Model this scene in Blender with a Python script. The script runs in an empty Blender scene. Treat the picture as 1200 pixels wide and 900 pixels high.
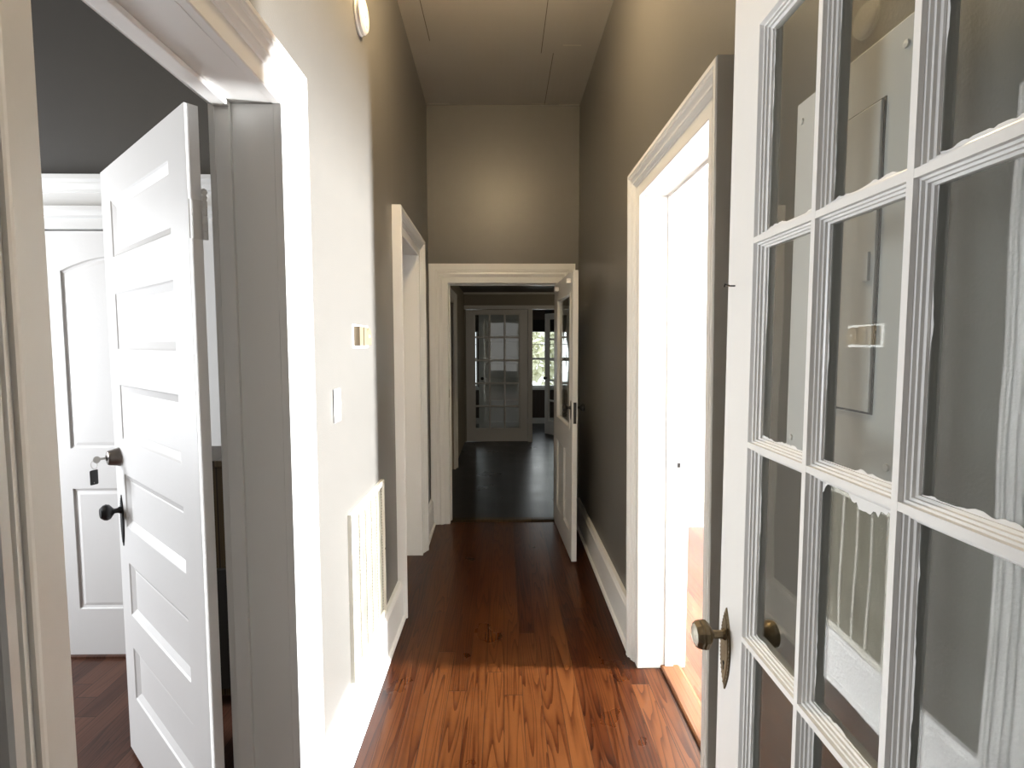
import bpy, bmesh, math, random
from mathutils import Vector, Matrix
random.seed(7)
SC = bpy.context.scene
COL = SC.collection
PI = math.pi

# ---------------------------------------------------------------- materials
def mat(name):
    m = bpy.data.materials.new(name); m.use_nodes = True
    nt = m.node_tree; b = nt.nodes['Principled BSDF']
    return m, nt, b

def setin(b, **kw):
    for k, v in kw.items():
        k = k.replace('_', ' ')
        if k in b.inputs: b.inputs[k].default_value = v

def simple(name, col, rough=0.5, metal=0.0, bump=0.0, scale=60.0, var=0.0, detail=4.0):
    m, nt, b = mat(name)
    setin(b, Base_Color=(*col, 1), Roughness=rough, Metallic=metal)
    N = nt.nodes; L = nt.links
    if bump or var:
        tc = N.new('ShaderNodeTexCoord')
        no = N.new('ShaderNodeTexNoise'); no.inputs['Scale'].default_value = scale; no.inputs['Detail'].default_value = detail
        L.new(tc.outputs['Object'], no.inputs['Vector'])
        if bump:
            bp = N.new('ShaderNodeBump'); bp.inputs['Strength'].default_value = bump; bp.inputs['Distance'].default_value = 0.002
            L.new(no.outputs['Fac'], bp.inputs['Height']); L.new(bp.outputs['Normal'], b.inputs['Normal'])
        if var:
            n2 = N.new('ShaderNodeTexNoise'); n2.inputs['Scale'].default_value = scale * 0.07; n2.inputs['Detail'].default_value = 3
            L.new(tc.outputs['Object'], n2.inputs['Vector'])
            mx = N.new('ShaderNodeMix'); mx.data_type = 'RGBA'
            mx.inputs[6].default_value = (*[c * (1 - var) for c in col], 1)
            mx.inputs[7].default_value = (*[min(1, c * (1 + var)) for c in col], 1)
            L.new(n2.outputs['Fac'], mx.inputs[0]); L.new(mx.outputs[2], b.inputs['Base Color'])
    return m

WALL = simple('hall_paint', (0.128, 0.121, 0.110), 0.37, bump=0.25, scale=180, var=0.04)
CEIL = simple('ceiling_paint', (0.44, 0.415, 0.37), 0.5, bump=0.2, scale=120, var=0.05)
DARKWALL = simple('charcoal_paint', (0.078, 0.074, 0.070), 0.5, bump=0.2, scale=180, var=0.05)
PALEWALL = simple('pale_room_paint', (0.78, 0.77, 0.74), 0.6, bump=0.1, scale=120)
FARWALL = simple('far_room_paint', (0.30, 0.27, 0.22), 0.5, bump=0.1, scale=120)
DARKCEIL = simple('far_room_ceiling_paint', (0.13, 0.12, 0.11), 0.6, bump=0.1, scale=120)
TRIM = simple('white_gloss_paint', (0.80, 0.795, 0.78), 0.32, bump=0.35, scale=45, var=0.02)
TRIM2 = simple('old_white_gloss_paint', (0.76, 0.752, 0.73), 0.30, bump=0.22, scale=40, var=0.03)
DOORW = simple('white_door_paint', (0.82, 0.81, 0.80), 0.35, bump=0.2, scale=60, var=0.015)
PANELGREY = simple('painted_steel', (0.58, 0.58, 0.57), 0.4, bump=0.1, scale=200)
GRILLE = simple('cream_enamel', (0.70, 0.68, 0.60), 0.4, bump=0.3, scale=60, var=0.06)
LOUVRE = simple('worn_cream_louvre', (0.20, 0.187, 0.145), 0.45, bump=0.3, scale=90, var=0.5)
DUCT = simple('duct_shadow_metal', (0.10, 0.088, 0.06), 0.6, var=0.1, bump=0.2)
PLASTIC = simple('white_plastic', (0.83, 0.82, 0.79), 0.35, bump=0.03)
TAN = simple('tan_plastic', (0.19, 0.145, 0.09), 0.4, bump=0.05)
BLACK = simple('black_iron', (0.012, 0.012, 0.013), 0.38, bump=0.15, scale=120)
BLACKPL = simple('black_plastic', (0.008, 0.009, 0.009), 0.3)
NICKEL = simple('brushed_nickel', (0.36, 0.33, 0.31), 0.33, metal=1.0)
BRASS = simple('antique_brass', (0.20, 0.155, 0.095), 0.36, metal=0.9, bump=0.5, scale=140, var=0.35)
PORCE = simple('worn_brass_face', (0.50, 0.47, 0.40), 0.4, metal=0.4, bump=0.4, scale=200, var=0.3)
STEEL = simple('painted_hinge_steel', (0.70, 0.69, 0.67), 0.4, metal=0.0, bump=0.3, scale=90)
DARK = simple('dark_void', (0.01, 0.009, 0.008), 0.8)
BROWNPANEL = simple('dark_brown_boarding', (0.045, 0.024, 0.016), 0.45, bump=0.4, scale=50, var=0.2)
BARK = simple('bark', (0.12, 0.09, 0.06), 0.9, bump=0.8, scale=30)
LEAF = simple('leaf_green', (0.80, 0.80, 0.56), 0.6, var=0.4, scale=40)
LAWN = simple('pale_ground', (0.62, 0.62, 0.60), 0.9, var=0.1, scale=20, bump=0.2)

def wood_floor(name, c_lo, c_mid, c_hi, plank=0.083, rough=0.24, contrast=1.0):
    m, nt, b = mat(name); N = nt.nodes; L = nt.links
    def mth(op, a, c=None):
        n = N.new('ShaderNodeMath'); n.operation = op
        for i, v in enumerate((a, c)):
            if v is None: continue
            if isinstance(v, (int, float)): n.inputs[i].default_value = v
            else: L.new(v, n.inputs[i])
        return n.outputs[0]
    tc = N.new('ShaderNodeTexCoord'); sp = N.new('ShaderNodeSeparateXYZ'); L.new(tc.outputs['Object'], sp.inputs[0])
    X, Y = sp.outputs[0], sp.outputs[1]
    xs = mth('DIVIDE', X, plank); idx = mth('FLOOR', xs); fx = mth('SUBTRACT', xs, idx)
    w1 = N.new('ShaderNodeTexWhiteNoise'); w1.noise_dimensions = '1D'; L.new(idx, w1.inputs['W'])
    yl = mth('ADD', mth('DIVIDE', Y, 3.1), mth('MULTIPLY', w1.outputs['Value'], 7.3)); yi = mth('FLOOR', yl); fy = mth('SUBTRACT', yl, yi)
    cb = N.new('ShaderNodeCombineXYZ'); L.new(idx, cb.inputs[0]); L.new(yi, cb.inputs[1])
    w2 = N.new('ShaderNodeTexWhiteNoise'); w2.noise_dimensions = '3D'; L.new(cb.outputs[0], w2.inputs['Vector'])
    rnd = w2.outputs['Value']
    # growth rings cut flat: bands of a slowly wandering field
    cv = N.new('ShaderNodeCombineXYZ')
    L.new(mth('MULTIPLY', mth('ADD', X, mth('MULTIPLY', rnd, 13.0)), 11.0), cv.inputs[0])
    L.new(mth('ADD', mth('MULTIPLY', Y, 0.5), mth('MULTIPLY', rnd, 31.0)), cv.inputs[1])
    nz = N.new('ShaderNodeTexNoise'); nz.inputs['Scale'].default_value = 1.0; nz.inputs['Detail'].default_value = 1.6; nz.inputs['Roughness'].default_value = 0.42
    L.new(cv.outputs[0], nz.inputs['Vector'])
    ring = mth('FRACT', mth('MULTIPLY', nz.outputs['Fac'], 19.0))
    ringv = mth('POWER', ring, 2.8)
    # fine fibre
    cf = N.new('ShaderNodeCombineXYZ'); L.new(mth('MULTIPLY', X, 220.0), cf.inputs[0]); L.new(mth('MULTIPLY', Y, 5.0), cf.inputs[1])
    nf = N.new('ShaderNodeTexNoise'); nf.inputs['Scale'].default_value = 1.0; nf.inputs['Detail'].default_value = 4
    L.new(cf.outputs[0], nf.inputs['Vector'])
    # large stains
    ns = N.new('ShaderNodeTexNoise'); ns.inputs['Scale'].default_value = 3.0; ns.inputs['Detail'].default_value = 5; L.new(tc.outputs['Object'], ns.inputs['Vector'])
    val = mth('ADD', mth('MULTIPLY', rnd, 0.42), mth('MULTIPLY', mth('SUBTRACT', 1.0, ringv), 0.50 * contrast))
    val = mth('ADD', val, mth('MULTIPLY', nf.outputs['Fac'], 0.26))
    val = mth('ADD', val, mth('MULTIPLY', mth('SUBTRACT', ns.outputs['Fac'], 0.5), 0.45))
    cr = N.new('ShaderNodeValToRGB'); e = cr.color_ramp.elements
    e[0].position = 0.16; e[0].color = (*c_lo, 1); e[1].position = 0.98; e[1].color = (*c_hi, 1)
    k = e.new(0.55); k.color = (*c_mid, 1)
    L.new(val, cr.inputs[0])
    seam = mth('LESS_THAN', mth('MINIMUM', fx, mth('SUBTRACT', 1.0, fx)), 0.016)
    seamy = mth('LESS_THAN', mth('MINIMUM', fy, mth('SUBTRACT', 1.0, fy)), 0.0006)
    sm = mth('MAXIMUM', seam, seamy)
    mx = N.new('ShaderNodeMix'); mx.data_type = 'RGBA'; L.new(mth('MULTIPLY', sm, 0.85), mx.inputs[0]); L.new(cr.outputs[0], mx.inputs[6])
    mx.inputs[7].default_value = (0.012, 0.005, 0.003, 1)
    L.new(mx.outputs[2], b.inputs['Base Color'])
    rr = mth('ADD', mth('MULTIPLY', ns.outputs['Fac'], 0.16), rough - 0.08); L.new(rr, b.inputs['Roughness'])
    bp = N.new('ShaderNodeBump'); bp.inputs['Strength'].default_value = 0.35; bp.inputs['Distance'].default_value = 0.002
    hh = mth('SUBTRACT', mth('MULTIPLY', nf.outputs['Fac'], 0.25), mth('MULTIPLY', sm, 1.0)); L.new(hh, bp.inputs['Height'])
    L.new(bp.outputs['Normal'], b.inputs['Normal'])
    setin(b, Specular_IOR_Level=0.25)
    return m
PINE = wood_floor('heart_pine_boards', (0.0085, 0.0016, 0.0005), (0.034, 0.0080, 0.0018), (0.080, 0.0265, 0.0070), 0.083, 0.30)
PINEB = wood_floor('brown_boards', (0.030, 0.011, 0.007), (0.080, 0.032, 0.020), (0.13, 0.058, 0.036), 0.09, 0.35, 0.6)
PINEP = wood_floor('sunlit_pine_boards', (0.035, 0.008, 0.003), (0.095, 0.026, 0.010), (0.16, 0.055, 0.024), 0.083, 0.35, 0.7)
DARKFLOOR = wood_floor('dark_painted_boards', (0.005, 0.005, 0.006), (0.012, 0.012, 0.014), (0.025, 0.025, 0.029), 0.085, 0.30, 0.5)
THRESH = wood_floor('threshold_oak', (0.06, 0.02, 0.008), (0.12, 0.048, 0.02), (0.19, 0.088, 0.04), 0.30, 0.35, 0.6)
CABWOOD = wood_floor('dark_cabinet_wood', (0.02, 0.012, 0.006), (0.05, 0.032, 0.014), (0.09, 0.06, 0.028), 0.25, 0.4, 0.6)

def ceiling_board_material():
    m, nt, b = mat('ceiling_boards'); N = nt.nodes; L = nt.links
    tc = N.new('ShaderNodeTexCoord'); sp = N.new('ShaderNodeSeparateXYZ'); L.new(tc.outputs['Object'], sp.inputs[0])
    w = N.new('ShaderNodeTexWave'); w.wave_type = 'BANDS'; w.bands_direction = 'X'; w.inputs['Scale'].default_value = 7.0; w.inputs['Distortion'].default_value = 0.4
    L.new(tc.outputs['Object'], w.inputs['Vector'])
    no = N.new('ShaderNodeTexNoise'); no.inputs['Scale'].default_value = 2.2; L.new(tc.outputs['Object'], no.inputs['Vector'])
    mx = N.new('ShaderNodeMix'); mx.data_type = 'RGBA'
    mx.inputs[6].default_value = (0.40, 0.375, 0.335, 1); mx.inputs[7].default_value = (0.47, 0.44, 0.39, 1)
    L.new(no.outputs['Fac'], mx.inputs[0]); L.new(mx.outputs[2], b.inputs['Base Color'])
    bp = N.new('ShaderNodeBump'); bp.inputs['Strength'].default_value = 0.12; bp.inputs['Distance'].default_value = 0.003
    L.new(w.outputs['Fac'], bp.inputs['Height']); L.new(bp.outputs['Normal'], b.inputs['Normal'])
    setin(b, Roughness=0.5)
    return m
CEILB = ceiling_board_material()

def glass_material(name, tint=(0.87, 0.885, 0.875), wav=0.25):
    m = bpy.data.materials.new(name); m.use_nodes = True
    nt = m.node_tree; N = nt.nodes; L = nt.links; N.clear()
    out = N.new('ShaderNodeOutputMaterial'); mix = N.new('ShaderNodeMixShader')
    tr = N.new('ShaderNodeBsdfTransparent'); tr.inputs[0].default_value = (*tint, 1)
    gl = N.new('ShaderNodeBsdfGlossy'); gl.inputs['Roughness'].default_value = 0.015
    fr = N.new('ShaderNodeFresnel'); ge = N.new('ShaderNodeNewGeometry'); mr = N.new('ShaderNodeMapRange')
    mr.inputs['To Min'].default_value = 1.46; mr.inputs['To Max'].default_value = 1 / 1.46
    L.new(ge.outputs['Backfacing'], mr.inputs['Value']); L.new(mr.outputs[0], fr.inputs['IOR'])  # same reflectance entering and leaving the thin sheet
    tc = N.new('ShaderNodeTexCoord'); no = N.new('ShaderNodeTexNoise'); no.inputs['Scale'].default_value = 3.5; no.inputs['Detail'].default_value = 1
    bp = N.new('ShaderNodeBump'); bp.inputs['Strength'].default_value = wav; bp.inputs['Distance'].default_value = 0.004
    L.new(tc.outputs['Object'], no.inputs['Vector']); L.new(no.outputs['Fac'], bp.inputs['Height'])
    L.new(bp.outputs['Normal'], gl.inputs['Normal'])
    L.new(fr.outputs[0], mix.inputs[0]); L.new(tr.outputs[0], mix.inputs[1]); L.new(gl.outputs[0], mix.inputs[2]); L.new(mix.outputs[0], out.inputs[0])
    return m
GLASS = glass_material('old_window_glass')

# ---------------------------------------------------------------- mesh builder
def skew(v):
    return (v[0] - max(0.0, v[1] - 3.0) * 0.019, v[1], v[2])

def lean(v):
    return (v[0] + 0.011 * (1.3 - min(v[2], 2.244)), v[1], v[2])

class MB:
    def __init__(s): s.bm = bmesh.new()
    def poly(s, pts, faces):
        vs = [s.bm.verts.new(p) for p in pts]
        for f in faces:
            try: s.bm.faces.new([vs[i] for i in f])
            except ValueError: pass
        return s
    def box(s, x0, x1, y0, y1, z0, z1):
        p = [(x, y, z) for x in (x0, x1) for y in (y0, y1) for z in (z0, z1)]
        return s.poly(p, [(0, 1, 3, 2), (4, 6, 7, 5), (0, 4, 5, 1), (2, 3, 7, 6), (0, 2, 6, 4), (1, 5, 7, 3)])
    def prism(s, pts, f0, f1):
        """pts: 2D outline, f0/f1: functions mapping (a,b) to a 3D point of the near and far cap"""
        n = len(pts)
        P = [f0(*p) for p in pts] + [f1(*p) for p in pts]
        F = [tuple(range(n)), tuple(range(2 * n - 1, n - 1, -1))] + [(i, (i + 1) % n, n + (i + 1) % n, n + i) for i in range(n)]
        return s.poly(P, F)
    def lathe(s, prof, org, axis, seg=20, phase=0.0):
        """prof: (radius, distance along axis)"""
        a = Vector(axis).normalized(); u = a.orthogonal().normalized(); w = a.cross(u); o = Vector(org)
        P = []; F = []
        for r, d in prof:
            for k in range(seg):
                t = 2 * PI * k / seg + phase
                P.append(tuple(o + a * d + (u * math.cos(t) + w * math.sin(t)) * max(r, 1e-5)))
        for i in range(len(prof) - 1):
            for k in range(seg):
                F.append((i * seg + k, i * seg + (k + 1) % seg, (i + 1) * seg + (k + 1) % seg, (i + 1) * seg + k))
        F.append(tuple(range(seg))); F.append(tuple((len(prof) - 1) * seg + k for k in range(seg)))
        return s.poly(P, F)
    def tube(s, path, r, seg=8):
        pts = [Vector(p) for p in path]; P = []; F = []
        for i, p in enumerate(pts):
            d = (pts[min(i + 1, len(pts) - 1)] - pts[max(i - 1, 0)]).normalized()
            u = d.cross(Vector((0.3, 0.5, 0.81))).normalized(); w = d.cross(u)
            for k in range(seg):
                t = 2 * PI * k / seg; P.append(tuple(p + (u * math.cos(t) + w * math.sin(t)) * r))
        for i in range(len(pts) - 1):
            for k in range(seg):
                F.append((i * seg + k, i * seg + (k + 1) % seg, (i + 1) * seg + (k + 1) % seg, (i + 1) * seg + k))
        F.append(tuple(range(seg))); F.append(tuple((len(pts) - 1) * seg + k for k in range(seg)))
        return s.poly(P, F)
    def casing(s, a0, a1, zt, prof, fn, z0=0.0):
        """mitred three-sided casing round an opening a0..a1, 0..zt; prof (outward u, protrusion v); fn(a, v, z) -> world"""
        n = len(prof); P = []
        for (u, v) in prof:
            P += [fn(a0 - u, v, z0), fn(a0 - u, v, zt + u), fn(a1 + u, v, zt + u), fn(a1 + u, v, z0)]
        F = []
        for i in range(n - 1):
            for k in range(3): F.append((i * 4 + k, i * 4 + k + 1, (i + 1) * 4 + k + 1, (i + 1) * 4 + k))
        F.append(tuple(i * 4 for i in range(n))); F.append(tuple(i * 4 + 3 for i in range(n)))
        for k in range(3): F.append((k, k + 1, (n - 1) * 4 + k + 1, (n - 1) * 4 + k))
        return s.poly(P, F)
    def ring(s, r, prof, fn):
        """moulding ring inside a rectangle r=(a0,a1,z0,z1); prof (inset u, depth t)"""
        a0, a1, z0, z1 = r; n = len(prof); P = []
        for (u, t) in prof:
            P += [fn(a0 + u, t, z0 + u), fn(a1 - u, t, z0 + u), fn(a1 - u, t, z1 - u), fn(a0 + u, t, z1 - u)]
        F = []
        for i in range(n - 1):
            for k in range(4): F.append((i * 4 + k, i * 4 + (k + 1) % 4, (i + 1) * 4 + (k + 1) % 4, (i + 1) * 4 + k))
        return s.poly(P, F)
    def build(s, name, m, parent=None, bevel=0.0, smooth=False, warp=None):
        if warp:
            for v in s.bm.verts: v.co = Vector(warp(v.co))
        bmesh.ops.remove_doubles(s.bm, verts=s.bm.verts, dist=1e-6)
        bmesh.ops.recalc_face_normals(s.bm, faces=s.bm.faces)
        me = bpy.data.meshes.new(name); s.bm.to_mesh(me); s.bm.free()
        me.materials.append(m)
        o = bpy.data.objects.new(name, me); COL.objects.link(o)
        if parent is not None: o.parent = parent
        if bevel:
            b = o.modifiers.new('bevel', 'BEVEL'); b.width = bevel; b.segments = 2; b.limit_method = 'ANGLE'; b.angle_limit = math.radians(40)
        if smooth:
            for p in me.polygons: p.use_smooth = True
            try:
                me.set_sharp_from_angle(angle=math.radians(38))
            except Exception: pass
        return o

def empty(name, loc=(0, 0, 0), rz=0.0):
    o = bpy.data.objects.new(name, None); COL.objects.link(o); o.empty_display_size = 0.1
    o.location = loc; o.rotation_euler = (0, 0, rz); return o
def tag(o, label, cat, group=None):
    o['label'] = label; o['category'] = cat; o['kind'] = 'thing'
    if group: o['group'] = group
    return o
def struct(o): o['kind'] = 'structure'; return o

# ---------------------------------------------------------------- dimensions (metres; camera stands at x=0, y=0)
XL, XR = -0.60, 0.65          # hall faces of the side walls
TW = 0.20                     # side wall thickness
TWL = 0.170                   # left wall at the first doorway
YE = 4.67                     # end wall
HC = 3.53                     # hall ceiling
YF0, YF1 = 0.12, 0.27         # front wall (camera stands in its doorway)
D1 = (0.712, 1.485, 2.180)    # left doorway: y0, y1, head
D2 = (3.135, 3.945, 2.185)    # second left doorway
DR = (1.678, 2.512, 2.222)    # right doorway
DE = (-0.466, 0.447, 2.071)   # end doorway: x0, x1, head

# ---------------------------------------------------------------- hall shell
def wall_y(x0, x1, spans, H, name, m, warp=None):
    """wall running along y from boxes; spans: list of (y0,y1,z0,z1)"""
    b = MB()
    for (y0, y1, z0, z1) in spans: b.box(x0, x1, y0, y1, z0, z1)
    return struct(b.build(name, m, warp=warp))
g = 0.022                      # jamb board thickness
def with_open(y0, y1, ops, H):
    out = []; y = y0; zh = ops[0][2] + g
    for (a, b_, z) in ops:
        out += [(y, a - g, 0, zh), (y, a - g, zh, H), (a - g, b_ + g, z + g, H)]; y = b_ + g
    return out + [(y, y1, 0, zh), (y, y1, zh, H)]
sp = with_open(YF1, 3.0, [D1], HC) + with_open(3.0, YE, [D2], HC)
# hall faces and room faces of the side walls carry different paint, so each side is a leaf of the wall
wall_y(XL - 0.10, XL, sp, HC, 'wall_left', WALL, skew)
wall_y(XL - TWL + 0.018, XL - 0.10, with_open(-0.7, 3.0, [D1], HC) + with_open(3.0, YE, [D2], HC), HC, 'wall_left_room_right', DARKWALL, skew)
wall_y(XR, XR + 0.10, with_open(YF1, YE, [DR], HC), HC, 'wall_right', WALL, lean)
wall_y(XR + 0.10, XR + TW, with_open(0.7, YE, [DR], HC), HC, 'wall_right_room_left', PALEWALL)
b = MB()
b.box(XL - 0.12, DE[0] - g, YE, YE + 0.14, 0, HC).box(DE[1] + g, XR + 0.12, YE, YE + 0.14, 0, HC).box(DE[0] - g, DE[1] + g, YE, YE + 0.14, DE[2] + g, HC)
struct(b.build('wall_end', WALL))
b = MB()
b.box(XL - 0.1, -0.50, YF0, YF1, 0, HC).box(0.515, XR + 0.1, YF0, YF1, 0, HC).box(-0.50, 0.515, YF0, YF1, 2.27, HC)
struct(b.build('wall_front', WALL))
struct(MB().box(XL - 0.02, XR + 0.10, YF0, YE + 0.06, -0.08, 0).box(XL - 0.26, XL - 0.02, 2.9, YE, -0.08, 0).build('floor_hall', PINE))
ceiling = struct(MB().box(XL - 0.12, XR + 0.12, YF0, YE + 0.14, HC, HC + 0.1).build('ceiling_hall', CEILB))
# battens over the board joints and two open joints
cr = MB()
for (x, y0, y1) in ((-0.475, 0.3, 3.72), (0.262, 0.3, 3.86), (0.345, 3.86, 4.66)):
    cr.box(x - 0.0022, x + 0.0022, y0, y1, HC - 0.0012, HC + 0.002)
cr.build('board_joint', simple('joint_shadow', (0.12, 0.10, 0.075), 0.7), ceiling)
cr = MB()
for (x0, x1, y) in ((0.40, 0.52, 3.76), (0.24, 0.37, 4.645), (0.46, 0.63, 4.655), (-0.60, -0.44, 4.655)):
    cr.box(x0, x1, y - 0.004, y + 0.004, HC - 0.0015, HC + 0.002)
cr.build('caulk_line', simple('caulk', (0.62, 0.58, 0.48), 0.6), ceiling)

# casing profile: flat board, two beads, then a heavy outer back band
def cas_prof(w=0.125, flat=0.023, out=0.049):
    return [(0.0, 0.0), (0.0, flat - 0.003), (0.003, flat), (0.050, flat), (0.052, flat + 0.005), (0.066, flat + 0.011), (0.068, flat + 0.015), (0.074, flat + 0.016),
            (0.076, flat + 0.011), (0.092, out - 0.008), (0.094, out - 0.003), (0.098, out - 0.0015), (0.101, out - 0.006), (0.104, out - 0.004),
            (0.106, out), (w - 0.004, out), (w, out - 0.004), (w, 0.0)]
fl = lambda a, v, z: (XL + v, a, z)
fr = lambda a, v, z: (XR - v, a, z)
fe = lambda a, v, z: (a, YE - v, z)

def jamb_y(op, x0, x1, stop=None):
    y0, y1, z = op; b = MB()
    b.box(x0, x1, y0 - g, y0, 0, z).box(x0, x1, y1, y1 + g, 0, z).box(x0, x1, y0 - g, y1 + g, z, z + g)
    s = None
    if stop:
        s = MB(); a, c = stop; k = 0.013
        s.box(a, c, y0, y0 + k, 0, z).box(a, c, y1 - k, y1, 0, z).box(a, c, y0 + k, y1 - k, z - k, z)
    return b, s

# trim of the first left doorway
t1 = struct(MB().casing(D1[0], D1[1], D1[2], cas_prof(0.122), fl).build('trim_1', TRIM2))
jb, js = jamb_y(D1, XL - TWL, XL, (-0.748, -0.708))
jb.build('jamb', TRIM2, t1, 0.0015); js.build('door_stop', TRIM2, t1, 0.002)
fb = lambda a, v, z: (XL - TWL + 0.018 - v, a, z)
MB().casing(D1[0] - 0.006, D1[1] + 0.006, D1[2] + 0.006, [(0.0, 0.0), (0.0, 0.016), (0.002, 0.018), (0.107, 0.018), (0.11, 0.016), (0.11, 0.0)], fb).build('room_side_casing', TRIM2, t1)
# second left doorway, with its closed door deep in the frame
t2 = struct(MB().casing(D2[0], D2[1], D2[2], cas_prof(0.122, 0.020, 0.052), fl).build('trim_2', TRIM2, warp=skew))
jb, js = jamb_y(D2, XL - TW, XL, (-0.752, -0.735))
jb.build('jamb', TRIM2, t2, 0.0015, warp=skew); js.build('door_stop', TRIM2, t2, 0.002, warp=skew)
d2 = struct(MB().box(-0.79, -0.754, D2[0] + 0.004, D2[1] - 0.004, 0.008, D2[2] - 0.004).build('door_2', DOORW, warp=skew))
# right doorway
t3 = struct(MB().casing(DR[0], DR[1], DR[2], cas_prof(0.124, 0.024, 0.052), fr).build('trim_3', TRIM2, warp=lean))
jb, js = jamb_y(DR, XR, XR + TW, (0.757, 0.795))
jb.build('jamb', TRIM2, t3, 0.0015, warp=lean); js.build('door_stop', TRIM2, t3, 0.002, warp=lean)
frb = lambda a, v, z: (XR + TW + v, a, z)
MB().casing(DR[0] - 0.006, DR[1] + 0.006, DR[2] + 0.006, cas_prof(0.12), frb).build('room_side_casing', TRIM2, t3)
k = MB().box(0.806, 0.834, 2.5095, 2.5115, 0.955, 1.02); k.build('strike_plate', NICKEL, t3)
MB().box(0.813, 0.827, 2.508, 2.510, 0.977, 0.998).build('strike_hole', DARK, t3)
# end doorway
t4 = struct(MB().casing(DE[0], DE[1], DE[2], cas_prof(0.16, 0.020, 0.036), fe).build('trim_4', TRIM2))
b = MB(); b.box(DE[0] - g, DE[0], YE, YE + 0.14, 0, DE[2]).box(DE[1], DE[1] + g, YE, YE + 0.14, 0, DE[2]).box(DE[0] - g, DE[1] + g, YE, YE + 0.14, DE[2], DE[2] + g)
b.build('jamb', TRIM2, t4, 0.0015)
b = MB(); b.box(DE[0], DE[0] + 0.012, YE + 0.05, YE + 0.09, 0, DE[2]).box(DE[0], DE[1], YE + 0.05, YE + 0.09, DE[2] - 0.012, DE[2])
b.build('door_stop', TRIM2, t4, 0.002)
MB().box(DE[0] - 0.001, DE[0] + 0.0015, YE + 0.008, YE + 0.030, 1.10, 1.17).build('strike_plate', BRASS, t4)
# front door frame around the camera's doorway
b = MB(); b.box(-0.50, -0.478, YF0, YF1, 0, 2.25).box(0.493, 0.515, YF0, YF1, 0, 2.25).box(-0.50, 0.515, YF0, YF1, 2.25, 2.27)
struct(b.build('trim_5', TRIM2, bevel=0.0015))

# baseboards: board with a moulded top and a shoe
def base(name, segs, fn, th, shoe, warp=None, m=TRIM):
    pr = [(-0.022, 0), (shoe, 0), (shoe, 0.008), (shoe - 0.004, 0.017), (th, 0.022), (th, 0.195), (th - 0.006, 0.203), (th - 0.006, 0.209), (th - 0.012, 0.220), (-0.022, 0.224)]
    b = MB()
    for (y0, y1) in segs:
        b.prism(pr, lambda v, z: fn(y0, v, z), lambda v, z: fn(y1, v, z))
    return struct(b.build(name, m, warp=warp))
base('baseboard_left', [(YF1, D1[0] - 0.123), (D1[1] + 0.123, D2[0] - 0.123), (D2[1] + 0.123, YE)], fl, 0.029, 0.044, skew)
base('baseboard_right', [(YF1, DR[0] - 0.125), (DR[1] + 0.125, YE)], fr, 0.019, 0.033)
fe2 = lambda a, v, z: (a, YE - v, z)
# thresholds
b = MB().prism([(0.752, 0.0), (0.752, 0.011), (0.760, 0.016), (0.835, 0.016), (0.852, 0.004), (0.852, 0.0)], lambda x, z: (x, DR[0], z), lambda x, z: (x, DR[1], z))
struct(b.build('trim_6', THRESH))
b = MB().prism([(YE + 0.03, 0.0), (YE + 0.03, 0.005), (YE + 0.06, 0.012), (YE + 0.12, 0.012), (YE + 0.15, 0.0)], lambda y, z: (DE[0], y, z), lambda y, z: (DE[1], y, z))
struct(b.build('trim_7', CABWOOD))

# ---------------------------------------------------------------- doors
def L(sg):
    return lambda s, t, z: (s, sg * t, z)

def slab_frame(b, f, W, H, T, holes, z0=0.0):
    """stiles and rails around rectangular holes stacked in one column or several; holes: (s0,s1,z0,z1)"""
    xs = sorted(set([0, W] + [h[0] for h in holes] + [h[1] for h in holes]))
    zs = sorted(set([z0, H] + [h[2] for h in holes] + [h[3] for h in holes]))
    nx, nz = len(xs) - 1, len(zs) - 1
    solid = [[not any(h[0] - 1e-6 <= xs[i] and xs[i + 1] <= h[1] + 1e-6 and h[2] - 1e-6 <= zs[j] and zs[j + 1] <= h[3] + 1e-6 for h in holes) for j in range(nz)] for i in range(nx)]
    P = {}
    pts = []; F = []
    def v(i, j, k):
        if (i, j, k) not in P: P[(i, j, k)] = len(pts); pts.append(f(xs[i], T if k else 0, zs[j]))
        return P[(i, j, k)]
    for i in range(nx):
        for j in range(nz):
            if not solid[i][j]: continue
            for k in (0, 1): F.append((v(i, j, k), v(i + 1, j, k), v(i + 1, j + 1, k), v(i, j + 1, k)))
            for (di, dj, e) in ((-1, 0, ((i, j), (i, j + 1))), (1, 0, ((i + 1, j), (i + 1, j + 1))), (0, -1, ((i, j), (i + 1, j))), (0, 1, ((i, j + 1), (i + 1, j + 1)))):
                ii, jj = i + di, j + dj
                if 0 <= ii < nx and 0 <= jj < nz and solid[ii][jj]: continue
                (p, q), (r, t) = e
                F.append((v(p, q, 0), v(r, t, 0), v(r, t, 1), v(p, q, 1)))
    b.poly(pts, F)

def panel_mesh(f, r, T, slope=0.024, depth=0.013):
    b = MB()
    for (d0, sgn) in ((0.0, 1), (T, -1)):
        pr = [(0.0, d0 + sgn * 0.0005), (0.004, d0 + sgn * 0.004), (slope, d0 + sgn * depth), (slope + 0.004, d0 + sgn * (depth - 0.001))]
        b.ring(r, pr, f)
        u, t = pr[-1]; s0, s1, z0, z1 = r
        b.poly([f(s0 + u, t, z0 + u), f(s1 - u, t, z0 + u), f(s1 - u, t, z1 - u), f(s0 + u, t, z1 - u)], [(0, 1, 2, 3)])
    return b

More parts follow.
